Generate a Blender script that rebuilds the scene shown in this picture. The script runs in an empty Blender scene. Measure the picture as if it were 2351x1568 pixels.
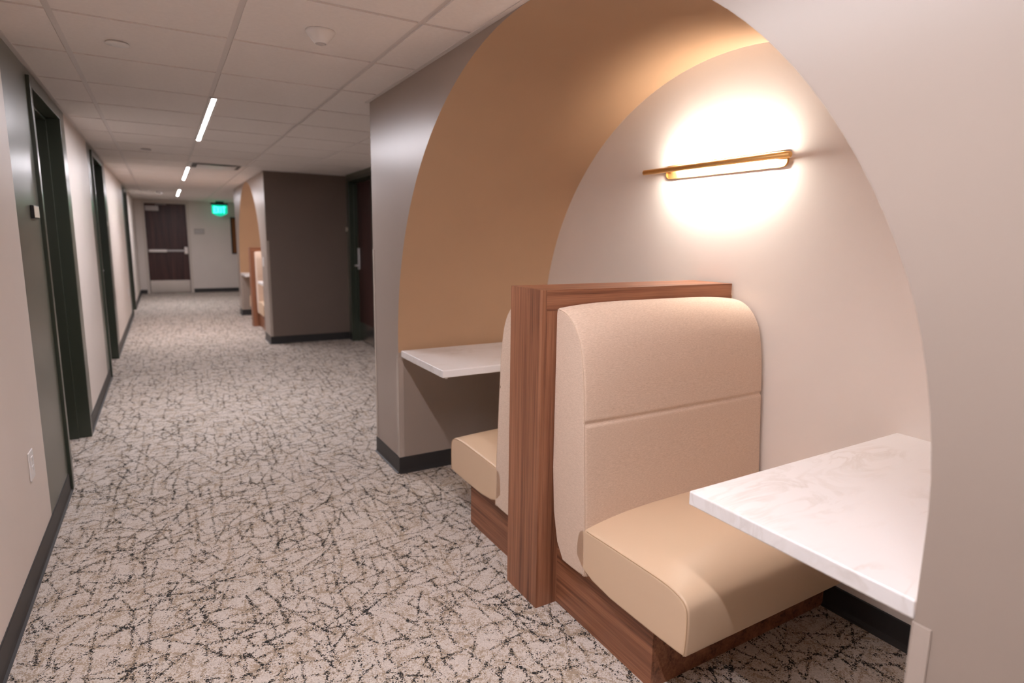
import bpy, bmesh, math, random
from mathutils import Vector, Matrix
random.seed(7)
SC = bpy.context.scene
COL = SC.collection
PI = math.pi

# ------------------------------------------------------------------ measures
XL, XR, XB, XW = -0.534, 1.1376, 2.1455, 2.165   # left wall, arch front, alcove back, far right wall
ZC, YE, YB = 2.2115, 16.5, -3.4                   # ceiling, end wall, wall behind the camera
CY, CZ, RA = 1.8456, 0.810, 1.3980                # arch centre and radius
HWN, HWF = 1.3735, 1.4000                         # half widths at the near and the far foot
D2 = 8.195                                        # second alcove is this much further
Y1F, Y2N, Y2F = 3.688, 8.172, 11.783
GX, GY, GP = -0.310, 2.879, 0.610                 # ceiling grid

# ------------------------------------------------------------------ materials
def nodes(name):
    m = bpy.data.materials.new(name); m.use_nodes = True
    nt = m.node_tree; b = nt.nodes['Principled BSDF']
    return m, nt, b
def N(nt, t, **kw):
    n = nt.nodes.new(t)
    for k, v in kw.items():
        if k == 'inp':
            for a, x in v.items(): n.inputs[a].default_value = x
        else: setattr(n, k, v)
    return n
def MATH(nt, op, a, b=None, c=None, clamp=False):
    n = nt.nodes.new('ShaderNodeMath'); n.operation = op; n.use_clamp = clamp
    for i, v in enumerate((a, b, c)):
        if v is None: continue
        if hasattr(v, 'links') or hasattr(v, 'is_linked'): nt.links.new(v, n.inputs[i])
        else: n.inputs[i].default_value = v
    return n.outputs[0]
def paint(name, col, rough=0.55, mott=0.03, scale=5.0, bump=0.02, bscale=260.0, spec=0.4):
    m, nt, b = nodes(name)
    tc = N(nt, 'ShaderNodeTexCoord')
    n1 = N(nt, 'ShaderNodeTexNoise', inp={'Scale': scale, 'Detail': 3.0})
    nt.links.new(tc.outputs['Object'], n1.inputs['Vector'])
    mx = N(nt, 'ShaderNodeMix', data_type='RGBA')
    mx.inputs['A'].default_value = [c * (1 - mott) for c in col] + [1]
    mx.inputs['B'].default_value = [min(1, c * (1 + mott)) for c in col] + [1]
    nt.links.new(n1.outputs['Fac'], mx.inputs['Factor'])
    nt.links.new(mx.outputs['Result'], b.inputs['Base Color'])
    b.inputs['Roughness'].default_value = rough
    b.inputs['Specular IOR Level'].default_value = spec
    if bump:
        n2 = N(nt, 'ShaderNodeTexNoise', inp={'Scale': bscale, 'Detail': 2.0})
        nt.links.new(tc.outputs['Object'], n2.inputs['Vector'])
        bp = N(nt, 'ShaderNodeBump', inp={'Strength': bump * 5, 'Distance': 0.001})
        nt.links.new(n2.outputs['Fac'], bp.inputs['Height'])
        nt.links.new(bp.outputs['Normal'], b.inputs['Normal'])
    return m
def metal(name, col, rough=0.3, aniso=True):
    m, nt, b = nodes(name)
    b.inputs['Metallic'].default_value = 1
    tc = N(nt, 'ShaderNodeTexCoord')
    mp = N(nt, 'ShaderNodeMapping'); mp.inputs['Scale'].default_value = (4, 4, 300)
    nz = N(nt, 'ShaderNodeTexNoise', inp={'Scale': 3.0, 'Detail': 2.0})
    nt.links.new(tc.outputs['Object'], mp.inputs['Vector']); nt.links.new(mp.outputs['Vector'], nz.inputs['Vector'])
    mr = N(nt, 'ShaderNodeMapRange', inp={'To Min': rough * 0.85, 'To Max': rough * 1.15})
    nt.links.new(nz.outputs['Fac'], mr.inputs['Value']); nt.links.new(mr.outputs['Result'], b.inputs['Roughness'])
    b.inputs['Base Color'].default_value = (*col, 1)
    return m
def emit(name, col, s):
    m, nt, b = nodes(name)
    b.inputs['Base Color'].default_value = (*col, 1)
    b.inputs['Emission Color'].default_value = (*col, 1)
    b.inputs['Emission Strength'].default_value = s
    return m

def wood(name, axis):
    m, nt, b = nodes(name)
    tc = N(nt, 'ShaderNodeTexCoord')
    def layer(across, along, detail, rough, dist=0.0, off=0.0):
        mp = N(nt, 'ShaderNodeMapping')
        s = [across] * 3; s['xyz'.index(axis)] = along
        mp.inputs['Scale'].default_value = s; mp.inputs['Location'].default_value = (off, off * 1.7, off * 0.6)
        nz = N(nt, 'ShaderNodeTexNoise', inp={'Scale': 1.0, 'Detail': detail, 'Roughness': rough, 'Distortion': dist})
        nt.links.new(tc.outputs['Object'], mp.inputs['Vector']); nt.links.new(mp.outputs['Vector'], nz.inputs['Vector'])
        return nz.outputs['Fac']
    broad = layer(26, 0.9, 2.0, 0.5, 0.5)
    mid = layer(95, 1.6, 3.0, 0.6, 0.35, 3.1)
    fine = layer(420, 9, 2.0, 0.6, 0.0, 7.7)
    a = MATH(nt, 'MULTIPLY', broad, 0.42); c = MATH(nt, 'MULTIPLY_ADD', mid, 0.42, a); f = MATH(nt, 'MULTIPLY_ADD', fine, 0.16, c)
    cr = N(nt, 'ShaderNodeValToRGB'); nt.links.new(f, cr.inputs['Fac'])
    e = cr.color_ramp.elements
    e[0].position = 0.36; e[0].color = (0.085, 0.033, 0.018, 1)
    e[1].position = 0.64; e[1].color = (0.385, 0.172, 0.094, 1)
    q = e.new(0.45); q.color = (0.205, 0.082, 0.043, 1)
    q = e.new(0.54); q.color = (0.290, 0.124, 0.066, 1)
    nt.links.new(cr.outputs['Color'], b.inputs['Base Color'])
    b.inputs['Roughness'].default_value = 0.42
    b.inputs['Specular IOR Level'].default_value = 0.35
    return m

def carpet():
    m, nt, b = nodes('carpet')
    tc = N(nt, 'ShaderNodeTexCoord')
    wz = N(nt, 'ShaderNodeTexNoise', inp={'Scale': 9.0, 'Detail': 2.0})
    nt.links.new(tc.outputs['Object'], wz.inputs['Vector'])
    sub = N(nt, 'ShaderNodeVectorMath', operation='SUBTRACT'); nt.links.new(wz.outputs['Color'], sub.inputs[0]); sub.inputs[1].default_value = (.5, .5, .5)
    scl = N(nt, 'ShaderNodeVectorMath', operation='SCALE'); nt.links.new(sub.outputs[0], scl.inputs[0]); scl.inputs['Scale'].default_value = 0.022
    add = N(nt, 'ShaderNodeVectorMath', operation='ADD'); nt.links.new(tc.outputs['Object'], add.inputs[0]); nt.links.new(scl.outputs[0], add.inputs[1])
    sp = N(nt, 'ShaderNodeSeparateXYZ'); nt.links.new(add.outputs[0], sp.inputs[0])
    X, Y = sp.outputs['X'], sp.outputs['Y']
    def dash(deg, p, L, w, dens, seed):
        ca, sa = math.cos(math.radians(deg)), math.sin(math.radians(deg))
        u = MATH(nt, 'MULTIPLY_ADD', X, ca, MATH(nt, 'MULTIPLY', Y, sa))
        v = MATH(nt, 'MULTIPLY_ADD', X, -sa, MATH(nt, 'MULTIPLY', Y, ca))
        vp = MATH(nt, 'DIVIDE', MATH(nt, 'ADD', v, seed * 0.37), p)
        strip = MATH(nt, 'FLOOR', vp); fv = MATH(nt, 'FRACT', vp)
        w1 = N(nt, 'ShaderNodeTexWhiteNoise', noise_dimensions='1D'); nt.links.new(MATH(nt, 'ADD', strip, seed * 13.7), w1.inputs['W'])
        up = MATH(nt, 'MULTIPLY_ADD', w1.outputs['Value'], 7.3, MATH(nt, 'DIVIDE', u, L))
        cell = MATH(nt, 'FLOOR', up); fu = MATH(nt, 'FRACT', up)
        cb = N(nt, 'ShaderNodeCombineXYZ'); nt.links.new(strip, cb.inputs[0]); nt.links.new(cell, cb.inputs[1]); cb.inputs[2].default_value = seed
        w2 = N(nt, 'ShaderNodeTexWhiteNoise', noise_dimensions='3D'); nt.links.new(cb.outputs[0], w2.inputs['Vector'])
        sc = N(nt, 'ShaderNodeSeparateColor'); nt.links.new(w2.outputs['Color'], sc.inputs[0])
        cen = MATH(nt, 'MULTIPLY_ADD', sc.outputs[0], 0.6, 0.2)
        slope = MATH(nt, 'MULTIPLY', MATH(nt, 'SUBTRACT', sc.outputs[2], 0.5), MATH(nt, 'MULTIPLY', MATH(nt, 'SUBTRACT', fu, 0.5), 0.7))
        dist = MATH(nt, 'MULTIPLY', MATH(nt, 'ABSOLUTE', MATH(nt, 'SUBTRACT', fv, MATH(nt, 'ADD', cen, slope))), p)
        line = MATH(nt, 'SUBTRACT', 1.0, MATH(nt, 'DIVIDE', dist, w), clamp=True)
        on = MATH(nt, 'LESS_THAN', sc.outputs[1], dens)
        st = MATH(nt, 'MULTIPLY_ADD', w2.outputs['Value'], 0.55, 0.45)
        return MATH(nt, 'MULTIPLY', MATH(nt, 'MULTIPLY', line, on), st)
    fam = [dash(88, .055, .17, .0095, .62, 1), dash(6, .060, .14, .0085, .52, 2), dash(38, .085, .18, .0085, .50, 3),
           dash(-28, .090, .16, .0085, .50, 4), dash(112, .075, .16, .0095, .52, 5), dash(62, .10, .20, .008, .45, 6)]
    D = fam[0]
    for q in fam[1:]: D = MATH(nt, 'ADD', D, q)
    gap = N(nt, 'ShaderNodeTexNoise', inp={'Scale': 38.0, 'Detail': 2.0}); nt.links.new(tc.outputs['Object'], gap.inputs['Vector'])
    D = MATH(nt, 'MULTIPLY', MATH(nt, 'MINIMUM', D, 1.2), MATH(nt, 'MULTIPLY_ADD', gap.outputs['Fac'], 3.0, -0.65, clamp=True))
    tan = [dash(80, .075, .15, .010, .40, 8), dash(20, .085, .16, .010, .40, 9), dash(140, .09, .16, .010, .40, 10)]
    T = tan[0]
    for q in tan[1:]: T = MATH(nt, 'MAXIMUM', T, q)
    def noise(scale, detail, rough=.6):
        n = N(nt, 'ShaderNodeTexNoise', inp={'Scale': scale, 'Detail': detail, 'Roughness': rough})
        nt.links.new(tc.outputs['Object'], n.inputs['Vector']); return n.outputs['Fac']
    patch = noise(9, 3.0, .6); patch2 = noise(14, 3.0, .6); fib = noise(420, 2.0)
    jit = N(nt, 'ShaderNodeTexVoronoi', inp={'Scale': 270.0, 'Randomness': 1.0})       # one cell per tuft
    nt.links.new(tc.outputs['Object'], jit.inputs['Vector'])
    tuft = N(nt, 'ShaderNodeSeparateColor'); nt.links.new(jit.outputs['Color'], tuft.inputs[0])
    pd = MATH(nt, 'ADD', MATH(nt, 'MULTIPLY_ADD', D, 0.66, 0.01), MATH(nt, 'MULTIPLY', MATH(nt, 'SUBTRACT', patch, .47), 1.1, clamp=True))
    dark = MATH(nt, 'MULTIPLY', MATH(nt, 'SUBTRACT', pd, tuft.outputs[0]), 9.0, clamp=True)
    pt = MATH(nt, 'ADD', MATH(nt, 'MULTIPLY_ADD', MATH(nt, 'MAXIMUM', T, MATH(nt, 'MULTIPLY', D, .7)), 0.75, 0.10), MATH(nt, 'MULTIPLY', MATH(nt, 'SUBTRACT', patch2, .42), 2.2, clamp=True))
    tn = MATH(nt, 'MULTIPLY', MATH(nt, 'SUBTRACT', pt, tuft.outputs[1]), 6.0, clamp=True)
    def mix(f, a, c):
        mx = N(nt, 'ShaderNodeMix', data_type='RGBA')
        nt.links.new(f, mx.inputs['Factor'])
        for s, v in (('A', a), ('B', c)):
            if isinstance(v, tuple): mx.inputs[s].default_value = (*v, 1)
            else: nt.links.new(v, mx.inputs[s])
        return mx.outputs['Result']
    base = mix(MATH(nt, 'MULTIPLY_ADD', tuft.outputs[2], .6, MATH(nt, 'MULTIPLY', fib, .4)), (0.46, 0.405, 0.36), (0.74, 0.665, 0.60))
    c1 = mix(MATH(nt, 'MULTIPLY', tn, .8), base, (0.34, 0.25, 0.165))
    c2 = mix(dark, c1, (0.030, 0.029, 0.028))
    nt.links.new(c2, b.inputs['Base Color'])
    b.inputs['Roughness'].default_value = 0.95
    b.inputs['Specular IOR Level'].default_value = 0.1
    bp = N(nt, 'ShaderNodeBump', inp={'Strength': 0.35, 'Distance': 0.003})
    nt.links.new(fib, bp.inputs['Height']); nt.links.new(bp.outputs['Normal'], b.inputs['Normal'])
    return m

def marble():
    m, nt, b = nodes('marble')
    tc = N(nt, 'ShaderNodeTexCoord')
    mp = N(nt, 'ShaderNodeMapping'); mp.inputs['Scale'].default_value = (1.6, 4.2, 3); mp.inputs['Rotation'].default_value = (0, 0, .35)
    nt.links.new(tc.outputs['Object'], mp.inputs['Vector'])
    n1 = N(nt, 'ShaderNodeTexNoise', inp={'Scale': 2.2, 'Detail': 6.0, 'Roughness': .55, 'Distortion': 1.4})
    nt.links.new(mp.outputs['Vector'], n1.inputs['Vector'])
    d = MATH(nt, 'ABSOLUTE', MATH(nt, 'SUBTRACT', n1.outputs['Fac'], 0.5))
    v = MATH(nt, 'SUBTRACT', 1.0, MATH(nt, 'MULTIPLY', d, 16.0), clamp=True)
    n2 = N(nt, 'ShaderNodeTexNoise', inp={'Scale': 4.0, 'Detail': 2.0}); nt.links.new(tc.outputs['Object'], n2.inputs['Vector'])
    v2 = MATH(nt, 'MULTIPLY', v, MATH(nt, 'MULTIPLY', MATH(nt, 'SUBTRACT', n2.outputs['Fac'], .42), 2.4, clamp=True), clamp=True)
    mx = N(nt, 'ShaderNodeMix', data_type='RGBA'); nt.links.new(v2, mx.inputs['Factor'])
    mx.inputs['A'].default_value = (0.80, 0.78, 0.775, 1); mx.inputs['B'].default_value = (0.60, 0.55, 0.50, 1)
    nt.links.new(mx.outputs['Result'], b.inputs['Base Color'])
    b.inputs['Roughness'].default_value = 0.33
    return m

def fabric():
    m, nt, b = nodes('woven_fabric')
    tc = N(nt, 'ShaderNodeTexCoord')
    n1 = N(nt, 'ShaderNodeTexNoise', inp={'Scale': 520.0, 'Detail': 3.0, 'Roughness': .7}); nt.links.new(tc.outputs['Object'], n1.inputs['Vector'])
    mp = N(nt, 'ShaderNodeMapping'); mp.inputs['Scale'].default_value = (90, 90, 800); nt.links.new(tc.outputs['Object'], mp.inputs['Vector'])
    n2 = N(nt, 'ShaderNodeTexNoise', inp={'Scale': 1.0, 'Detail': 3.0}); nt.links.new(mp.outputs['Vector'], n2.inputs['Vector'])
    f = MATH(nt, 'MULTIPLY_ADD', n2.outputs['Fac'], .5, MATH(nt, 'MULTIPLY', n1.outputs['Fac'], .5))
    cr = N(nt, 'ShaderNodeValToRGB'); nt.links.new(f, cr.inputs['Fac'])
    e = cr.color_ramp.elements
    e[0].position = .36; e[0].color = (0.55, 0.405, 0.30, 1); e[1].position = .64; e[1].color = (0.75, 0.59, 0.47, 1)
    nt.links.new(cr.outputs['Color'], b.inputs['Base Color'])
    b.inputs['Roughness'].default_value = 0.85; b.inputs['Specular IOR Level'].default_value = .2
    b.inputs['Sheen Weight'].default_value = .25
    bp = N(nt, 'ShaderNodeBump', inp={'Strength': 0.15, 'Distance': 0.001}); nt.links.new(f, bp.inputs['Height']); nt.links.new(bp.outputs['Normal'], b.inputs['Normal'])
    return m

M = {}
M['carpet'] = carpet()
M['left'] = paint('left_wall_paint', (0.74, 0.66, 0.60), .45)
M['front'] = paint('greige_paint', (0.348, 0.285, 0.242), .34, spec=.5)
M['vault'] = paint('tan_paint', (0.53, 0.328, 0.190), .42)
M['back'] = paint('cream_paint', (0.77, 0.705, 0.65), .5)
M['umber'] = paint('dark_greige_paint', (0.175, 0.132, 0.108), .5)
M['end'] = paint('end_wall_paint', (0.66, 0.60, 0.55), .5)
M['green'] = paint('dark_green_wall_paint', (0.115, 0.120, 0.092), .30, spec=.6, bump=.01)
M['frame'] = paint('dark_green_frame_paint', (0.040, 0.052, 0.036), .28, spec=.6, bump=0)
M['lightframe'] = paint('putty_frame_paint', (0.58, 0.52, 0.46), .4, bump=0)
M['tile'] = paint('ceiling_tile', (0.80, 0.755, 0.725), .9, mott=.05, scale=60, bump=.08, bscale=140, spec=.1)
M['grid'] = paint('grid_enamel', (0.66, 0.615, 0.59), .35, bump=0)
M['white'] = paint('white_plastic', (0.78, 0.76, 0.745), .35, bump=0)
M['grey'] = paint('grey_enamel', (0.46, 0.43, 0.42), .4, bump=0)
M['base'] = paint('dark_rubber_base', (0.030, 0.028, 0.028), .45, bump=.01)
M['guard'] = paint('taupe_vinyl_guard', (0.45, 0.38, 0.33), .22, bump=0, spec=.6)
M['wz'] = wood('walnut_laminate_upright', 'z'); M['wx'] = wood('walnut_laminate_level', 'x'); M['wy'] = wood('walnut_laminate_along', 'y')
M['fabric'] = fabric()
M['vinyl'] = paint('beige_vinyl', (0.68, 0.50, 0.34), .40, mott=.02, bump=.03, bscale=500, spec=.4)
M['vinylseam'] = paint('beige_seam', (0.55, 0.37, 0.225), .5, bump=0)
M['fabricseam'] = paint('fabric_seam', (0.60, 0.45, 0.335), .7, bump=0)
M['marble'] = marble()
M['brass'] = metal('brass', (0.93, 0.60, 0.25), .45)
M['steel'] = metal('brushed_steel', (0.66, 0.63, 0.61), .24)
M['door'] = wood('espresso_veneer', 'z')
_e = [n for n in M['door'].node_tree.nodes if n.type == 'VALTORGB'][0].color_ramp.elements
for q, c in zip(_e, ((.024, .010, .010), (.043, .018, .016), (.062, .025, .022), (.085, .035, .030))): q.color = (*c, 1)
M['black'] = paint('black_metal', (0.015, 0.015, 0.016), .4, bump=0)
M['cork'] = paint('cork', (0.18, 0.062, 0.018), .9, mott=.25, scale=90)
M['plaque'] = paint('grey_plaque', (0.40, 0.36, 0.32), .4, bump=0)
M['ivory'] = paint('ivory_insert', (0.72, 0.66, 0.55), .4, bump=0)
M['lens'] = emit('linear_lens', (0.98, 0.94, 1.0), 305.0)
M['led'] = emit('warm_led', (1.0, 0.915, 0.835), 510.0)
M['exit'] = emit('exit_panel_glow', (0.0, 0.60, 0.36), 0.9)
M['exitl'] = emit('exit_letter_glow', (0.05, 1.0, 0.66), 5.0)
M['satin'] = paint('satin_nickel', (0.56, 0.55, 0.57), .3, bump=0, spec=.8)
M['glass'] = paint('peephole_lens', (0.3, 0.3, 0.32), .1, bump=0)

# ------------------------------------------------------------------ builders
def tagit(o, label=None, cat=None, group=None, kind=None):
    if label: o['label'] = label
    if cat: o['category'] = cat
    if group: o['group'] = group
    if kind: o['kind'] = kind
    return o
def wloc(o):
    v = Vector((0, 0, 0))
    while o: v += o.location; o = o.parent
    return v
def empty(name, loc, label, cat, group=None):
    o = bpy.data.objects.new(name, None); COL.objects.link(o)
    o.location = loc; o.empty_display_size = .05
    return tagit(o, label, cat, group)
class B:
    """collects geometry in world coordinates"""
    def __init__(s): s.bm = bmesh.new()
    def box(s, x0, x1, y0, y1, z0, z1, bev=0, seg=2, mi=0):
        x0, x1 = sorted((x0, x1)); y0, y1 = sorted((y0, y1)); z0, z1 = sorted((z0, z1))
        r = bmesh.ops.create_cube(s.bm, size=1.0); vs = r['verts']
        for v in vs:
            v.co = Vector(((x0 + x1) / 2 + v.co.x * (x1 - x0), (y0 + y1) / 2 + v.co.y * (y1 - y0), (z0 + z1) / 2 + v.co.z * (z1 - z0)))
        fs = {f for v in vs for f in v.link_faces}
        for f in fs: f.material_index = mi
        if bev:
            es = list({e for v in vs for e in v.link_edges})
            r = bmesh.ops.bevel(s.bm, geom=es, offset=bev, segments=seg, affect='EDGES', profile=.5)
            for f in r['faces']: f.material_index = mi
        return s
    def face(s, pts, mi=0, smooth=False):
        f = s.bm.faces.new([s.bm.verts.new(p) for p in pts]); f.material_index = mi; f.smooth = smooth; return f
    def tube(s, pts, r, n=10, cap=True, mi=0, closed=False):
        pts = [Vector(p) for p in pts]; rings = []; L = len(pts); last = None
        for i, p in enumerate(pts):
            if closed: t = pts[(i + 1) % L] - pts[i - 1]
            else: t = pts[min(i + 1, L - 1)] - pts[max(i - 1, 0)]
            t.normalize()
            if last is None:
                a = Vector((0, 0, 1)) if abs(t.z) < .9 else Vector((1, 0, 0)); a = (a - t * a.dot(t)).normalized()
            else: a = (last - t * last.dot(t)).normalized()
            last = a; c = t.cross(a)
            rr = r[i] if isinstance(r, (list, tuple)) else r
            rings.append([s.bm.verts.new(p + (a * math.cos(2 * PI * k / n) + c * math.sin(2 * PI * k / n)) * rr) for k in range(n)])
        for i in range(L if closed else L - 1):
            A, C = rings[i], rings[(i + 1) % L]
            for k in range(n):
                f = s.bm.faces.new((A[k], A[(k + 1) % n], C[(k + 1) % n], C[k])); f.smooth = True; f.material_index = mi
        if cap and not closed:
            s.bm.faces.new(rings[0][::-1]).material_index = mi; s.bm.faces.new(rings[-1]).material_index = mi
        return s
    def lathe(s, cx, cy, prof, n=32, mi=0):
        rings = []
        for r, z in prof:
            if r < 1e-6: rings.append([s.bm.verts.new((cx, cy, z))])
            else: rings.append([s.bm.verts.new((cx + r * math.cos(2 * PI * k / n), cy + r * math.sin(2 * PI * k / n), z)) for k in range(n)])
        for A, C in zip(rings, rings[1:]):
            for k in range(n):
                a, b_ = A[k % len(A)], A[(k + 1) % len(A)]; c, d = C[(k + 1) % len(C)], C[k % len(C)]
                vs = [];
                for v in (a, b_, c, d):
                    if v not in vs: vs.append(v)
                if len(vs) > 2:
                    f = s.bm.faces.new(vs); f.smooth = True; f.material_index = mi
        return s
    def prism(s, outline, ax, a0, a1, mi=0, bev=0):
        """outline: 2-D points in the two axes other than ax (in xyz order)"""
        def P(p, a):
            q = list(p); q.insert(ax, a); return q
        A = [s.bm.verts.new(P(p, a0)) for p in outline]; C = [s.bm.verts.new(P(p, a1)) for p in outline]; n = len(outline)
        fs = [s.bm.faces.new(A[::-1]), s.bm.faces.new(C)]
        for k in range(n): fs.append(s.bm.faces.new((A[k], A[(k + 1) % n], C[(k + 1) % n], C[k])))
        for f in fs: f.material_index = mi
        if bev:
            es = list(set(fs[0].edges) | set(fs[1].edges))
            bmesh.ops.bevel(s.bm, geom=es, offset=bev, segments=2, affect='EDGES', profile=.5)
        return s
    def make(s, name, mats, parent=None, origin=None, smooth_angle=None, recalc=True, **tags):
        if recalc: bmesh.ops.recalc_face_normals(s.bm, faces=s.bm.faces[:])
        if parent: off = wloc(parent)
        elif origin is None:
            vs = s.bm.verts; mn = [min(v.co[i] for v in vs) for i in range(3)]; mx = [max(v.co[i] for v in vs) for i in range(3)]
            off = Vector(((mn[0] + mx[0]) / 2, (mn[1] + mx[1]) / 2, mn[2]))
        else: off = Vector(origin)
        for v in s.bm.verts: v.co -= off
        me = bpy.data.meshes.new(name); s.bm.to_mesh(me); s.bm.free()
        for m in (mats if isinstance(mats, (list, tuple)) else [mats]): me.materials.append(m)
        o = bpy.data.objects.new(name, me); COL.objects.link(o)
        if parent: o.parent = parent
        else: o.location = off
        return tagit(o, **tags)
def rounded(y0, y1, z0, z1, r, n=6):
    out = []
    for cx, cy, a in ((y1 - r, z1 - r, 0), (y0 + r, z1 - r, 90), (y0 + r, z0 + r, 180), (y1 - r, z0 + r, 270)):
        for k in range(n + 1):
            t = math.radians(a + 90 * k / n); out.append((cx + r * math.cos(t), cy + r * math.sin(t)))
    return out
def struct(b, name, mats, **kw):
    return b.make(name, mats, origin=(0, 0, 0), kind='structure', **kw)
def copy_tree(o, off, parent=None):
    c = o.copy(); COL.objects.link(c)
    if parent: c.parent = parent
    else: c.location = o.location + Vector(off)
    for ch in list(o.children): copy_tree(ch, off, c)
    return c

# ------------------------------------------------------------------ floor and ceiling
b = B(); b.box(-.80, 2.32, YB - .1, YE + .1, -.05, 0); struct(b, 'floor', M['carpet'])

XS = [XL] + [GX + GP * k for k in range(0, 5) if XL < GX + GP * k < XW] + [XW]
YS = [YB] + [GY + GP * k for k in range(-12, 30) if YB < GY + GP * k < YE] + [YE]
b = B(); g = 0.012
for i in range(len(XS) - 1):
    for j in range(len(YS) - 1):
        x0, x1, y0, y1 = XS[i] + (g if i else 0), XS[i + 1] - g, YS[j] + (g if j else 0), YS[j + 1] - g
        if abs(XS[i] - (GX + GP)) < .01 and abs(YS[j] - (GY + 8 * GP)) < .01: continue      # the tile the air diffuser replaces
        if x1 - x0 < .02 or y1 - y0 < .02: continue
        b.box(x0, x1, y0, y1, ZC, ZC + .007)
b.box(XL - .3, XW + .2, YB - .1, YE + .1, ZC + .006, ZC + .05, mi=1)
struct(b, 'ceiling', [M['tile'], M['grid']])

# L-shaped wall angle where ceiling meets walls
b = B()
b.box(XL, XL + .022, YB, YE, ZC - .003, ZC + .002)
b.box(XR - .022, XR, YB, Y1F, ZC - .003, ZC + .002)
b.box(XR - .022, XW, Y1F, Y1F + .022, ZC - .003, ZC + .002)
b.box(XR - .022, XR, Y2N, Y2F, ZC - .003, ZC + .002)
b.box(XR - .022, XW, Y2N - .022, Y2N, ZC - .003, ZC + .002)
b.box(XL, XW, YE - .022, YE, ZC - .003, ZC + .002)
struct(b, 'trim_1', M['grid'])

# ------------------------------------------------------------------ left wall with three recessed doors
# per door: green from, frame outer near, frame outer far, green to
LD = [(3.310, 3.878, 4.935, 5.215), (6.610, 6.890, 7.995, 8.500), (11.80, 12.07, 13.14, 13.45)]
FZ = 2.150; FW = .05; RD = .115
b = B(); WT = .20
ys = YB - .1
for (g0, f0, f1, g1) in LD:
    b.box(XL - WT, XL, ys, g0, 0, ZC + .02, mi=0)
    b.box(XL - WT, XL, g0, f0 + .03, 0, ZC + .02, mi=1)
    b.box(XL - WT, XL, f0 + .03, f1 - .03, FZ - .01, ZC + .02, mi=1)
    b.box(XL - WT, XL, f1 - .03, g1, 0, ZC + .02, mi=1)
    ys = g1
b.box(XL - WT, XL, ys, YE + .1, 0, ZC + .02, mi=0)
struct(b, 'wall_left', [M['left'], M['green']])

def hollow_frame(b, xw, sgn, f0, f1, ztop, depth, fw=FW, proud=.016):
    """pressed metal door frame on a wall plane x = xw; the opening goes into sgn direction"""
    xo, xi = xw - sgn * proud, xw + sgn * depth
    for a, c in ((f0, f0 + fw), (f1 - fw, f1)): b.box(xo, xi, a, c, 0, ztop + fw, bev=.003)
    b.box(xo, xi, f0 + fw - .001, f1 - fw + .001, ztop, ztop + fw, bev=.003)
    xs0, xs1 = xw + sgn * (depth * .50), xi + sgn * .03                      # stop
    b.box(xs0, xs1, f0 + fw, f0 + fw + .016, 0, ztop, bev=.002); b.box(xs0, xs1, f1 - fw - .016, f1 - fw, 0, ztop, bev=.002)
    b.box(xs0, xs1, f0 + fw, f1 - fw, ztop - .016, ztop, bev=.002)
for k, (g0, f0, f1, g1) in enumerate(LD):
    root = empty('door_%d' % (k + 1), (XL, (f0 + f1) / 2, 0), None, None); root['kind'] = 'structure'
    b = B(); hollow_frame(b, XL, -1, f0, f1, FZ - .03, RD); b.make('door_frame', M['frame'], root)
    b = B(); b.box(XL - RD - .045, XL - RD, f0 + FW + .004, f1 - FW - .004, .008, FZ - .034, bev=.002); slab = b.make('door_leaf', M['door'], root)
    yl = f0 + FW + .07 if k != 1 else f1 - FW - .07; sg = 1 if k != 1 else -1
    b = B(); b.box(XL - RD, XL - RD + .012, yl - .035, yl + .035, .92, 1.16, bev=.006)
    b.tube([(XL - RD, yl, 1.0), (XL - RD + .06, yl, 1.0)], .011); b.tube([(XL - RD + .058, yl - .01 * sg, 1.0), (XL - RD + .058, yl + .11 * sg, 1.0)], .010)
    b.make('lever_handle', M['satin'], slab)

# ------------------------------------------------------------------ end wall, back wall, right walls
DX0, DX1, DZ = -.335, .522, 2.128
b = B(); fw = .06
b.box(XL - .2, DX0 - .01, YE, YE + .2, 0, ZC + .02); b.box(DX1 + .01, XW + .2, YE, YE + .2, 0, ZC + .02); b.box(DX0 - .01, DX1 + .01, YE, YE + .2, DZ + .01, ZC + .02)
struct(b, 'wall_end', M['end'])
b = B(); b.box(XL - .2, XW + .2, YB - .1, YB, 0, ZC + .02); struct(b, 'wall_behind', M['left'])

RG0, RF0, RF1 = 6.60, 6.955, 8.020           # right hand room door in the recess
b = B()
b.box(XW, XW + .2, Y1F - .1, RG0, 0, ZC + .02, mi=0)
b.box(XW, XW + .2, RG0, RF0 + .03, 0, ZC + .02, mi=1); b.box(XW, XW + .2, RF1 - .03, Y2N + .1, 0, ZC + .02, mi=1)
b.box(XW, XW + .2, RF0 + .03, RF1 - .03, FZ - .01, ZC + .02, mi=1)
b.box(XW, XW + .2, Y2F - .1, YE + .1, 0, ZC + .02, mi=0)
struct(b, 'wall_right', [M['front'], M['green']])
root = empty('door_4', (XW, (RF0 + RF1) / 2, 0), None, None); root['kind'] = 'structure'
b = B(); hollow_frame(b, XW, 1, RF0, RF1, FZ - .03, .09); b.make('door_frame', M['frame'], root)
xd = XW + .09
b = B(); b.box(xd, xd + .045, RF0 + FW + .004, RF1 - FW - .004, .012, FZ - .034, bev=.002); slab = b.make('door_leaf', M['door'], root)
b = B(); b.box(xd - .0015, xd, RF0 + FW + .02, RF1 - FW - .02, .02, .26); b.make('kick_plate', M['steel'], slab)
b = B(); yl = RF1 - FW - .075
b.box(xd - .025, xd, yl - .027, yl + .027, .975, 1.26, bev=.008); b.tube([(xd, yl, 1.03), (xd - .065, yl, 1.03)], .012)
b.tube([(xd - .063, yl + .012, 1.03), (xd - .063, yl - .125, 1.03)], .0105); b.make('lever_lock', M['satin'], slab)
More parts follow.
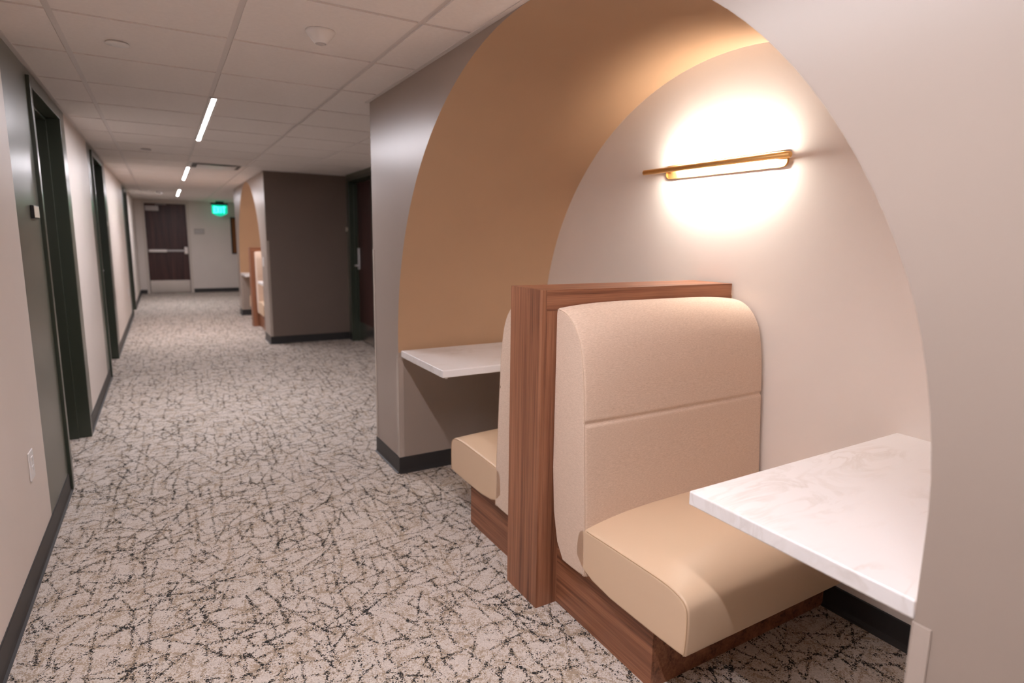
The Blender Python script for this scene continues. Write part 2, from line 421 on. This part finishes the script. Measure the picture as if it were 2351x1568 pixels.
b = B(); b.tube([(xd, 7.2, 1.505), (xd - .006, 7.2, 1.505)], .012, 16); b.make('peephole', M['glass'], slab)

root = empty('door_5', ((DX0 + DX1) / 2, YE, 0), None, None); root['kind'] = 'structure'
b = B()
for a, c in ((DX0 - .06, DX0), (DX1, DX1 + .06)): b.box(a, c, YE - .014, YE + .1, 0, DZ + .06, bev=.003)
b.box(DX0, DX1, YE - .014, YE + .1, DZ, DZ + .06, bev=.003); b.make('door_frame', M['lightframe'], root)
b = B(); b.box(DX0 + .003, DX1 - .003, YE + .01, YE + .055, .01, DZ - .003, bev=.002); slab = b.make('door_leaf', M['door'], root)
b = B(); b.box(DX0 + .012, DX1 - .012, YE + .008, YE + .01, .015, .315); b.make('kick_plate', M['steel'], slab)
b = B(); b.box(-.315, -.045, YE - .045, YE + .01, 1.955, 2.065, bev=.006); b.tube([(-.1, YE - .02, 2.07), (-.1, YE - .03, 2.10), (.12, YE - .02, 2.105)], .008); b.make('door_closer', M['grey'], slab)
b = B(); b.box(-.312, .07, YE - .075, YE + .01, .985, 1.055, bev=.008); b.make('push_bar', M['steel'], slab)
b = B(); b.box(.07, .43, YE - .035, YE + .01, 1.0, 1.045, bev=.004); b.make('push_bar_rail', M['grey'], slab)
b = B(); b.box(.425, .512, YE - .085, YE + .01, .94, 1.12, bev=.012); b.make('latch_case', M['steel'], slab)

# ------------------------------------------------------------------ the two arched alcove blocks
def arch_pts(cy, n=72):
    """(y, z) outline of the opening from near foot over the arch to the far foot"""
    pts = []
    for k in range(n + 1):
        t = PI - PI * k / n; q = max(0.0, 1 - math.sin(t) / .36)
        r = RA - (RA - HWN) * q if t > PI / 2 else RA + (HWF - RA) * q       # foot of the curve as built
        y = cy + r * math.cos(t)
        y = min(max(y, cy - HWN), cy + HWF)
        pts.append((y, CZ + RA * math.sin(t)))
    return [(pts[0][0], 0.0), (pts[0][0], .74)] + pts + [(pts[-1][0], .74), (pts[-1][0], 0.0)]
def arch_block(name, y0, y1, cy):
    b = B(); P = arch_pts(cy); T = ZC + .02
    b.face([(XR, y0, 0), (XR, P[0][0], 0), (XR, P[1][0], P[1][1]), (XR, P[2][0], P[2][1]), (XR, P[0][0], T), (XR, y0, T)], 0)
    b.face([(XR, P[-1][0], 0), (XR, y1, 0), (XR, y1, T), (XR, P[-1][0], T), (XR, P[-3][0], P[-3][1]), (XR, P[-2][0], P[-2][1])], 0)
    for (ya, za), (yb, zb) in zip(P[2:-3], P[3:-2]):
        b.face([(XR, ya, za), (XR, yb, zb), (XR, yb, T), (XR, ya, T)], 0)
    for i, ((ya, za), (yb, zb)) in enumerate(zip(P[:-1], P[1:])):
        b.face([(XR, ya, za), (XB, ya, za), (XB, yb, zb), (XR, yb, zb)], 0 if i in (0, len(P) - 2) else 1, smooth=(0 < i < len(P) - 2))
    b.face([(XB, y, z) for y, z in P], 2)
    b.face([(XR, y0, 0), (XR, y0, T), (XW + .1, y0, T), (XW + .1, y0, 0)], 3)
    b.face([(XR, y1, 0), (XR, y1, T), (XW + .1, y1, T), (XW + .1, y1, 0)], 3)
    bmesh.ops.remove_doubles(b.bm, verts=b.bm.verts[:], dist=1e-5)
    return struct(b, name, [M['front'], M['vault'], M['back'], M['umber']])
arch_block('wall_right_near', YB - .1, Y1F, CY)
arch_block('wall_right_far', Y2N, Y2F, CY + D2)

# ------------------------------------------------------------------ baseboards
def base_run(b, p, q, side, h=.100):
    """cove base along the floor from p to q; side is the unit normal to the room"""
    p, q, n = Vector((*p, 0)), Vector((*q, 0)), Vector((*side, 0))
    prof = [(-.002, 0), (-.002, h), (.003, h), (.0045, h - .004), (.0045, .022), (.008, .007), (.016, .002), (.016, 0)]
    A = [b.bm.verts.new(p + n * o + Vector((0, 0, z))) for o, z in prof]; C = [b.bm.verts.new(q + n * o + Vector((0, 0, z))) for o, z in prof]
    for k in range(len(prof)): b.bm.faces.new((A[k], A[(k + 1) % 8], C[(k + 1) % 8], C[k]))
    b.bm.faces.new(A); b.bm.faces.new(C[::-1])
b = B(); ys = YB
for (g0, f0, f1, g1) in LD:
    base_run(b, (XL, ys), (XL, f0), (1, 0)); ys = f1
base_run(b, (XL, ys), (XL, YE), (1, 0)); struct(b, 'baseboard_left', M['base'])
b = B(); base_run(b, (XL, YE), (DX0 - .06, YE), (0, -1)); base_run(b, (DX1 + .06, YE), (XW, YE), (0, -1)); struct(b, 'baseboard_end', M['base'])
for nm, y0, y1, cy in (('baseboard_right_near', YB, Y1F, CY), ('baseboard_right_far', Y2N, Y2F, CY + D2)):
    b = B()
    base_run(b, (XR, y0), (XR, cy - HWN), (-1, 0)); base_run(b, (XR, cy + HWF), (XR, y1), (-1, 0))
    base_run(b, (XR - .004, cy - HWN), (XB, cy - HWN), (0, 1)); base_run(b, (XR - .004, cy + HWF), (XB, cy + HWF), (0, -1))
    base_run(b, (XB, cy - HWN), (XB, cy + HWF), (-1, 0))
    base_run(b, (XR - .004, y1), (XW, y1), (0, 1)); base_run(b, (XR - .004, y0), (XW, y0), (0, -1))
    struct(b, nm, M['base'])
b = B(); base_run(b, (XW, Y1F), (XW, RF0), (-1, 0)); base_run(b, (XW, RF1), (XW, Y2N), (-1, 0)); base_run(b, (XW, Y2F), (XW, YE), (-1, 0)); struct(b, 'baseboard_right', M['base'])

# vinyl corner guards
def guard(name, yc, sy, z1):
    """angle on the corner at (XR, yc); sy: which way the return wall faces"""
    b = B(); w = .030; t = .0025
    b.box(XR - t, XR, yc, yc - sy * w, .100, z1, bev=.001); b.box(XR - t, XR + w, yc, yc + sy * t, .100, z1, bev=.001)
    struct(b, name, M['guard'])
guard('trim_2', Y1F, 1, 1.325); guard('trim_3', CY + HWF, -1, .712); guard('trim_4', CY - HWN, 1, .720)
guard('trim_5', Y2N, -1, 1.340); guard('trim_6', CY + D2 + HWF, -1, .712); guard('trim_7', CY + D2 - HWN, 1, .720); guard('trim_8', Y2F, 1, 1.325)

# ------------------------------------------------------------------ booth: divider, benches, tables
def booth_divider(label):
    y0, y1 = 1.7354, 1.956; zt = 1.2248
    r = empty('booth_divider', (1.62, CY, 0), label, 'divider', 'walnut dividers between the booth benches')
    e = .0008
    b = B(); b.box(1.1402, 1.1592, y0, y1, 0, zt, bev=e, seg=1); b.make('end_board', M['wz'], r)
    b = B(); b.box(1.1592, 2.125, y0, y1, zt - .004, zt, bev=e, seg=1); b.make('top_board', M['wx'], r)
    for a, c in ((y0, y0 + .02), (y1 - .02, y1)):
        b = B(); b.box(1.1592, 2.125, a, c, 1.150, zt - .004, bev=e, seg=1); b.make('top_rail', M['wx'], r)
        b = B(); b.box(1.1592, 2.125, a, c, 0, 1.1494, bev=e, seg=1); b.make('side_panel', M['wz'], r)
    b = B(); b.box(2.125, 2.1445, y0 + .012, y1 - .012, 0, 1.172); b.make('wall_filler', M['vinylseam'], r)
    return r

def chaikin(pts, n=2):
    for _ in range(n):
        o = []
        for i in range(len(pts)):
            p, q = pts[i], pts[(i + 1) % len(pts)]
            o += [(p[0] * .75 + q[0] * .25, p[1] * .75 + q[1] * .25), (p[0] * .25 + q[0] * .75, p[1] * .25 + q[1] * .75)]
        pts = o
    return pts
def densify(pts, d):
    o = []
    for i in range(len(pts)):
        p, q = pts[i], pts[(i + 1) % len(pts)]; n = max(1, int(math.hypot(q[0] - p[0], q[1] - p[1]) / d))
        o += [(p[0] + (q[0] - p[0]) * k / n, p[1] + (q[1] - p[1]) * k / n) for k in range(n)]
    return o
def normals(pts):
    a = sum(pts[i][0] * pts[(i + 1) % len(pts)][1] - pts[(i + 1) % len(pts)][0] * pts[i][1] for i in range(len(pts)))
    sg = 1 if a > 0 else -1; out = []
    for i in range(len(pts)):
        p, q = pts[i - 1], pts[(i + 1) % len(pts)]; dx, dy = q[0] - p[0], q[1] - p[1]; l = math.hypot(dx, dy) or 1
        out.append((dy / l * sg, -dx / l * sg))
    return out
def cushion(prof, x0, x1, crown, groove, my, r=.011, nx=26):
    """loft of the side profile from x0 to x1 with rolled ends; crown(u, y, z) pushes out, groove(z, y) pulls in"""
    b = B(); nr = normals(prof); secs = []
    for k in range(5):
        t = PI / 2 * k / 5; secs.append((x0 + r * (1 - math.cos(t)), r * (1 - math.sin(t)) ))
    for k in range(nx + 1): secs.append((x0 + r + (x1 - x0 - 2 * r) * k / nx, 0))
    for k in range(4, -1, -1):
        t = PI / 2 * k / 5; secs.append((x1 - r * (1 - math.cos(t)), r * (1 - math.sin(t))))
    ys_, zs_ = [p[0] for p in prof], [p[1] for p in prof]
    yc, zc, hy, hz = (min(ys_) + max(ys_)) / 2, (min(zs_) + max(zs_)) / 2, (max(ys_) - min(ys_)) / 2, (max(zs_) - min(zs_)) / 2
    rings = []
    for x, ins in secs:
        u = min(1, max(0, (x - x0) / (x1 - x0))); ring = []
        for (y, z), (ny, nz) in zip(prof, nr):
            d = crown(u, y, z, ny, nz) - groove(y, z, ny)
            yy, zz = y + (ny * d if ny < 0 else min(0, ny * d)), z + nz * d
            ring.append(b.bm.verts.new((x, my(yc + (yy - yc) * (1 - ins / hy)), zc + (zz - zc) * (1 - ins / hz))))
        rings.append(ring)
    n = len(prof)
    for A, C in zip(rings, rings[1:]):
        for k in range(n):
            f = b.bm.faces.new((A[k], A[(k + 1) % n], C[(k + 1) % n], C[k])); f.smooth = True
    for ring in (rings[0], rings[-1]):
        f = b.bm.faces.new(ring); f.smooth = False
    return b
BACK = [(1.7345, .222), (1.7345, 1.120), (1.7345, 1.152), (1.726, 1.160), (1.70, 1.157), (1.672, 1.150), (1.648, 1.137), (1.622, 1.116), (1.598, 1.084), (1.577, 1.040),
        (1.563, .970), (1.553, .892), (1.545, .779), (1.532, .560), (1.521, .409), (1.5165, .240), (1.5165, .222)]
SEAT = [(1.575, .222), (1.575, .404), (1.51, .406), (1.38, .411), (1.26, .414), (1.173, .416), (1.12, .414), (1.080, .406), (1.056, .389), (1.047, .366), (1.046, .300), (1.049, .240), (1.056, .222)]
def cuphill(u, k=3): return 1 - abs(2 * u - 1) ** k
def booth_bench(mirror, label):
    my = (lambda y: 2 * CY - y) if mirror else (lambda y: y)
    r = empty('booth_bench', (1.68, my(1.47), 0), label, 'bench', 'beige booth benches')
    b = B(); b.box(1.2337, 2.140, my(1.2075), my(1.7345), 0, .226, bev=.0008, seg=1); b.make('plinth', M['wy'], r)
    bp = densify(chaikin(BACK, 2), .016)
    # finer steps around the cross seam
    fine = []
    for i, p in enumerate(bp):
        fine.append(p); q = bp[(i + 1) % len(bp)]
        if p[0] < 1.60 and .735 < p[1] < .82:
            for k in (1, 2, 3): fine.append((p[0] + (q[0] - p[0]) * k / 4, p[1] + (q[1] - p[1]) * k / 4))
    def cr(u, y, z, ny, nz):
        h = cuphill(u, 4)
        front = max(0, -ny); top = max(0, nz) * (1 if z > .9 else 0)
        return h * (.010 * front * (0.6 + .4 * math.cos((z - .95) * 6)) + .017 * top)
    def gr(y, z, ny): return .0075 * math.exp(-((z - .779) / .0065) ** 2) * (1 if ny < -.5 else 0)
    back = cushion(fine, 1.199, 2.128, cr, gr, my).make('back_cushion', M['fabric'], r)
    def inset_line(prof, keep, dx, ins):
        runs = [[]]
        for (y, z), (ny, nz) in zip(prof, normals(prof)):
            if keep(y, z): runs[-1].append((1.199 + dx, my(y - ny * ins), z - nz * ins))
            elif runs[-1]: runs.append([])
        if len(runs) > 1 and runs[-1] and keep(*prof[0]): runs[0] = runs.pop() + runs[0]
        return max(runs, key=len)
    pl = inset_line(bp, lambda y, z: y < 1.729 and z > .224, .0012, .0035)
    b = B(); b.tube(pl, .0014, 6); b.make('piping', M['fabricseam'], back)
    sp_ = densify(chaikin(SEAT, 2), .02)
    def crs(u, y, z, ny, nz):
        h = cuphill(u, 3.0)
        return h * (.034 * max(0, nz) * (1 if z > .3 else 0) * min(1, max(.25, (y - 1.03) / .16)) + .010 * max(0, -ny) * math.sin(min(1, max(0, (z - .222) / .19)) * PI))
    seat = cushion(sp_, 1.199, 2.128, crs, lambda y, z, n: 0, my).make('seat_cushion', M['vinyl'], r)
    pl = inset_line(sp_, lambda y, z: y < 1.520 and z > .224 and not (y > 1.07 and z < .3), .0012, .0035)
    b = B(); b.tube(pl, .0014, 6); b.make('piping', M['vinylseam'], seat)
    return r
def wall_table(mirror, label):
    my = (lambda y: 2 * CY - y) if mirror else (lambda y: y)
    y0, y1 = (CY - HWN + .001, 1.0165) if not mirror else (2 * CY - 3.2, 2 * CY - 2.607)
    r = empty('wall_table', (1.64, my((y0 + y1) / 2), .722), label, 'table', 'white wall tables in the alcoves')
    b = B(); b.box(1.1376, 2.145, my(y0), my(y1), .722, .760, bev=.004, seg=3); b.make('tabletop', M['marble'], r)
    b = B(); w0 = CY - HWN if not mirror else 2 * CY - (CY + HWF)
    b.box(1.30, 2.10, my(w0), my(w0 + .03), .690, .722, bev=.002); b.make('wall_cleat', M['steel'], r)
    b = B(); b.tube([(1.168, my(y1 - .025), .7222), (1.168, my(y1 - .025), .712)], [.011, .007], 14); b.make('support_pin', M['white'], r)
    return r
near = [booth_divider('upright walnut divider with its beige benches in the nearest arched alcove'),
        booth_bench(False, 'nearest beige booth bench, in front of the walnut divider, seat partly under the white table'),
        booth_bench(True, 'beige booth bench beyond the nearest walnut divider, facing away, only its end showing'),
        wall_table(False, 'nearest white marbled wall table at the lower right, cut by the arch edge'),
        wall_table(True, 'white marbled wall table on the tan far side of the nearest alcove')]
far_labels = ['small blurred walnut divider in the far arched alcove down the corridor',
              'small beige booth bench in the far alcove, in front of the far divider',
              'sliver of a beige booth bench left of the walnut divider in the far alcove',
              'small white table corner by the front bench of the far alcove',
              'small white table on the far side of the far alcove, left of its divider']
for o, lb in zip(near, far_labels): copy_tree(o, (0, D2, 0))['label'] = lb

# ------------------------------------------------------------------ wall lamp
def wall_lamp(label):
    y0, y1, z0, z1 = 1.524, 2.180, 1.699, 1.760
    r = empty('wall_lamp', (XB, (y0 + y1) / 2, 1.73), label, 'lamp', 'brass wall lamps in the alcoves')
    b = B(); b.prism(rounded(y0, y1, z0, z1, .022), 0, XB - .006, XB); b.make('backplate', M['brass'], r)
    b = B(); o1 = rounded(y0, y1, z0, z1, .022); o2 = rounded(y0 + .003, y1 - .003, z0 + .003, z1 - .003, .019)
    n = len(o1)
    A = [b.bm.verts.new((XB - .006, y, z)) for y, z in o1]; C = [b.bm.verts.new((XB - .012, y, z)) for y, z in o1]
    E = [b.bm.verts.new((XB - .012, y, z)) for y, z in o2]; F = [b.bm.verts.new((XB - .006, y, z)) for y, z in o2]
    for k in range(n):
        j = (k + 1) % n
        for q in ((A[k], A[j], C[j], C[k]), (C[k], C[j], E[j], E[k]), (E[k], E[j], F[j], F[k])): b.bm.faces.new(q)
    b.make('rim', M['brass'], r)
    xb_ = 2.078; zb = 1.7355
    b = B(); b.tube([(xb_, 1.472, zb), (xb_, 1.474, zb), (xb_, 2.272, zb), (xb_, 2.274, zb)], [.0105, .012, .012, .0105], 20); bar = b.make('bar', M['brass'], r)
    b = B(); b.tube([(xb_ + .015, 1.59, zb), (xb_ + .015, 2.115, zb)], .006, 14); b.make('light_tube', M['led'], bar, label='glowing warm tube')
    for y in (1.56, 2.14):
        b = B(); b.tube([(xb_, y, zb), (XB - .005, y, zb)], .006, 12); b.make('stand_off', M['brass'], r)
    return r
lamp = wall_lamp('brass bar lamp glowing on the cream back wall of the nearest alcove')
copy_tree(lamp, (0, D2, 0))['label'] = 'brass bar lamp in the far alcove, hidden behind the arch, casting the warm ceiling glow'

# ------------------------------------------------------------------ things on the ceiling
def ceiling_light(y0, label):
    y1 = y0 + 1.84; x0, x1 = .297, .352
    r = empty('linear_light', ((x0 + x1) / 2, (y0 + y1) / 2, ZC), label, 'light', 'linear ceiling lights along the corridor')
    b = B(); z = ZC - .004
    b.box(x0, .310, y0 - .012, y1 + .012, z, ZC + .006); b.box(.334, x1, y0 - .012, y1 + .012, z, ZC + .006)
    b.box(.310, .334, y0 - .012, y0, z, ZC + .006); b.box(.310, .334, y1, y1 + .012, z, ZC + .006)
    b.make('housing', M['white'], r)
    b = B(); b.box(.310, .334, y0, y1, ZC - .003, ZC + .004); b.make('lens', M['lens'], r)
    return r
for y, lb in ((-.13, 'linear ceiling light overhead near the camera, above the frame'), (4.13, 'longest and nearest lit linear ceiling light in the corridor'), (8.40, 'middle one of the three lit linear ceiling lights in the corridor'),
              (12.66, 'farthest and shortest looking lit linear ceiling light, before the end door')):
    ceiling_light(y, lb)

b = B(); b.lathe(.600, 2.575, [(0, ZC + .001), (.057, ZC + .001), (.058, ZC - .004), (.055, ZC - .010), (.026, ZC - .046), (.0215, ZC - .049), (.019, ZC - .046), (.019, ZC - .044), (0, ZC - .044)], 40)
sen = b.make('occupancy_sensor', M['white'], label='round white cone-shaped sensor on the ceiling tile near the alcove', cat='sensor')
b = B(); b.lathe(.600, 2.575, [(0, ZC - .0445), (.0185, ZC - .0445), (.017, ZC - .049), (.010, ZC - .052), (0, ZC - .053)], 24); b.make('sensor_lens', M['grey'], sen)

def disc(x, y, lb, m='white', r=.044):
    b = B(); b.lathe(x, y, [(0, ZC - .001), (r * .93, ZC - .001), (r * .93, ZC - .004), (r, ZC - .005), (r, ZC - .007), (r * .96, ZC - .009), (0, ZC - .0095)], 36)
    return b.make('sprinkler_cover', M[m], label=lb, cat='sprinkler cover', group='flat round sprinkler covers on the ceiling')
disc(-.113, 3.205, 'nearest flat round sprinkler cover on a ceiling tile at the upper left')
disc(-.083, 6.89, 'flat grey sprinkler cover left of the nearest linear light', 'grey')
disc(-.087, 10.58, 'faint round sprinkler cover on the warm lit ceiling strip far down the corridor')
b = B(); b.lathe(.0, 13.38, [(0, ZC), (.062, ZC), (.064, ZC - .012), (.058, ZC - .030), (.040, ZC - .046), (0, ZC - .050)], 32)
det = b.make('smoke_detector', M['white'], label='small white smoke detector on the ceiling before the end door', cat='smoke detector')
b = B(); b.lathe(.0, 13.38, [(0, ZC - .0495), (.018, ZC - .0495), (.016, ZC - .055), (0, ZC - .056)], 20); b.make('detector_cap', M['grey'], det)

# air diffuser in one tile bay
x0, x1, y0, y1 = GX + GP + .012, GX + 2 * GP - .012, GY + 8 * GP + .012, GY + 9 * GP - .012
vent = empty('air_diffuser', ((x0 + x1) / 2, (y0 + y1) / 2, ZC), 'square white air diffuser in the ceiling beside the middle linear light', 'vent')
b = B()
for q in ((x0, x1, y0, y0 + .035), (x0, x1, y1 - .035, y1), (x0, x0 + .035, y0 + .035, y1 - .035), (x1 - .035, x1, y0 + .035, y1 - .035)): b.box(*q, ZC - .004, ZC + .004)
b.make('frame', M['white'], vent)
b = B(); b.box(x0 + .02, x1 - .02, y0 + .02, y1 - .02, ZC + .001, ZC + .003); b.make('throat', M['black'], vent)
b = B(); b.box(x0 + .085, x1 - .085, y0 + .085, y1 - .085, ZC - .014, ZC - .011, bev=.001); pnl = b.make('face_plate', M['white'], vent)
for px in (x0 + .13, x1 - .13):
    for py in (y0 + .13, y1 - .13):
        b = B(); b.tube([(px, py, ZC - .011), (px, py, ZC + .002)], .006, 8); b.make('hanger', M['grey'], pnl)

# exit sign
ex = empty('exit_sign', (1.225, 16.05, ZC), 'glowing green edge-lit EXIT sign hanging from the ceiling right of the end door', 'exit sign')
b = B(); b.box(1.14, 1.32, 16.02, 16.08, 2.165, ZC + .004, bev=.004); b.make('ceiling_canopy', M['black'], ex)
b = B(); b.box(1.035, 1.405, 16.025, 16.075, 2.118, 2.168, bev=.004); b.make('housing', M['black'], ex)
ol = [(1.05, 2.12), (1.05, 1.93)] + [(1.09 + .26 * k / 10, 1.90 - .045 * math.sin(PI * k / 10)) for k in range(11)] + [(1.39, 1.93), (1.39, 2.12)]
b = B(); b.prism([(x, z) for x, z in ol], 1, 16.046, 16.054); pan = b.make('panel', M['exit'], ex, label='green glowing acrylic panel')
def strokes(b, polys, ox, oz, w, h, t, y):
    for pl in polys:
        for (xa, za), (xb2, zb2) in zip(pl, pl[1:]):
            p, q = Vector((ox + xa * w, 0, oz + za * h)), Vector((ox + xb2 * w, 0, oz + zb2 * h)); d = (q - p).normalized(); n = Vector((-d.z, 0, d.x)) * t / 2
            p2, q2 = p - d * t / 2, q + d * t / 2
            b.prism([((p2 + n).x, (p2 + n).z), ((q2 + n).x, (q2 + n).z), ((q2 - n).x, (q2 - n).z), ((p2 - n).x, (p2 - n).z)], 1, y - .003, y)
LT = {'E': [[(1, 1), (0, 1), (0, 0), (1, 0)], [(0, .5), (.8, .5)]], 'X': [[(0, 0), (1, 1)], [(0, 1), (1, 0)]], 'I': [[(.5, 0), (.5, 1)]], 'T': [[(0, 1), (1, 1)], [(.5, 1), (.5, 0)]]}
b = B()
for k, ch in enumerate('EXIT'): strokes(b, LT[ch], 1.105 + k * .062, 1.945, .044, .125, .017, 16.046)
b.make('lettering', M['exitl'], pan, label='bright green letters reading EXIT')

# ------------------------------------------------------------------ things on the walls
def room_sign(x, sgn, y, z, lb, mirror=False):
    r = empty('room_sign', (x, y, z), lb, 'sign', 'small room signs beside the doors')
    b = B(); b.box(x, x + sgn * .014, y - .067, y + .067, z - .031, z + .031, bev=.002); b.make('holder', M['black'], r)
    b = B(); b.box(x + sgn * .0138, x + sgn * .0155, y - .061, y + .063, z - .026, z + .028, bev=.0005); b.make('insert', M['ivory'], r)
    return r
room_sign(XL, 1, 3.693, 1.497, 'small ivory room sign on the green strip before the nearest left door')
room_sign(XL, 1, 8.02, 1.505, 'tiny room sign on the green strip past the second left door')
room_sign(XW, -1, 8.115, 1.505, 'small pale room sign on the green strip beside the right hand door in the recess')

def outlet(x, sgn, y, z, lb):
    r = empty('wall_outlet', (x, y, z), lb, 'outlet', 'white outlets on the left wall')
    b = B(); b.box(x, x + sgn * .006, y - .040, y + .040, z - .060, z + .060, bev=.0025); b.make('cover_plate', M['white'], r)
    for dz in (-.02, .02):
        b = B(); b.box(x + sgn * .0055, x + sgn * .0085, y - .017, y + .017, z + dz - .0165, z + dz + .0165, bev=.0015); s = b.make('receptacle', M['white'], r)
        b = B()
        for dy in (-.006, .006): b.box(x + sgn * .0083, x + sgn * .0088, y + dy - .001, y + dy + .001, z + dz - .002, z + dz + .007)
        b.make('slots', M['grey'], s)
    return r
outlet(XL, 1, 3.000, .452, 'white wall outlet low on the left wall nearest the camera')
outlet(XL, 1, 11.25, .479, 'tiny pale wall outlet low on the left wall far down, before the third door')

sw = empty('light_switch', (XR, 8.53, 1.06), 'white light switch on the front of the far alcove pier', 'switch')
b = B(); b.box(XR - .006, XR, 8.485, 8.575, 1.0, 1.12, bev=.0025); b.make('cover_plate', M['white'], sw)
b = B(); b.box(XR - .010, XR - .0055, 8.514, 8.546, 1.028, 1.092, bev=.002); b.make('rocker', M['white'], sw)

b = B(); b.box(.667, .890, YE - .012, YE, 1.420, 1.555, bev=.002); pq = b.make('wall_plaque', M['plaque'], label='small grey plaque on the end wall right of the dark door', cat='sign')
b = B(); b.box(.685, .872, YE - .0135, YE - .0118, 1.437, 1.538, bev=.0005); b.make('plaque_insert', M['grey'], pq)

bb = empty('bulletin_board', (1.76, YE, .945), 'framed brown cork board on the end wall, half hidden by the far alcove', 'bulletin board')
x0, x1, z0, z1 = 1.475, 2.08, .945, 1.852
b = B()
for q in ((x0, x1, z0, z0 + .03), (x0, x1, z1 - .03, z1), (x0, x0 + .03, z0 + .03, z1 - .03), (x1 - .03, x1, z0 + .03, z1 - .03)): b.box(q[0], q[1], YE - .025, YE, q[2], q[3], bev=.003)
b.make('board_frame', M['black'], bb)
b = B(); b.box(x0 + .02, x1 - .02, YE - .014, YE, z0 + .02, z1 - .02); b.make('cork_sheet', M['cork'], bb)

# ------------------------------------------------------------------ camera and view
W, Hh = 2351, 1568
f, ppx, ppy = 1354.72, 1178.31, 767.55
yaw, pit, rol = .53243, -.15865, .01492
fwd = Vector((math.sin(yaw) * math.cos(pit), math.cos(yaw) * math.cos(pit), math.sin(pit)))
r0 = Vector((math.cos(yaw), -math.sin(yaw), 0)); u0 = r0.cross(fwd)
R = r0 * math.cos(rol) + u0 * math.sin(rol); U = -r0 * math.sin(rol) + u0 * math.cos(rol)
cam = bpy.data.cameras.new('camera'); co = bpy.data.objects.new('camera', cam); COL.objects.link(co)
m = Matrix((R, U, -fwd)).transposed().to_4x4(); m.translation = Vector((0, 0, 1.39795)); co.matrix_world = m
cam.sensor_fit = 'HORIZONTAL'; cam.sensor_width = 36; cam.lens = f * 36 / W
cam.shift_x = -(ppx - W / 2) / W; cam.shift_y = (ppy - Hh / 2) / W
cam.clip_start = .02
cam.dof.use_dof = True; cam.dof.focus_distance = 2.0; cam.dof.aperture_fstop = 2.0
SC.camera = co

w = bpy.data.worlds.new('world'); SC.world = w; w.use_nodes = True
w.node_tree.nodes['Background'].inputs['Color'].default_value = (0, 0, 0, 1)
w.node_tree.nodes['Background'].inputs['Strength'].default_value = 0
vs = SC.view_settings
vs.view_transform = 'Standard'; vs.look = 'None'; vs.gamma = 1; vs.exposure = 0.0; vs.use_curve_mapping = False
SC.cycles.max_bounces = 10; SC.cycles.diffuse_bounces = 7
SC.cycles.sample_clamp_indirect = 8
SC.cycles.use_denoising = True
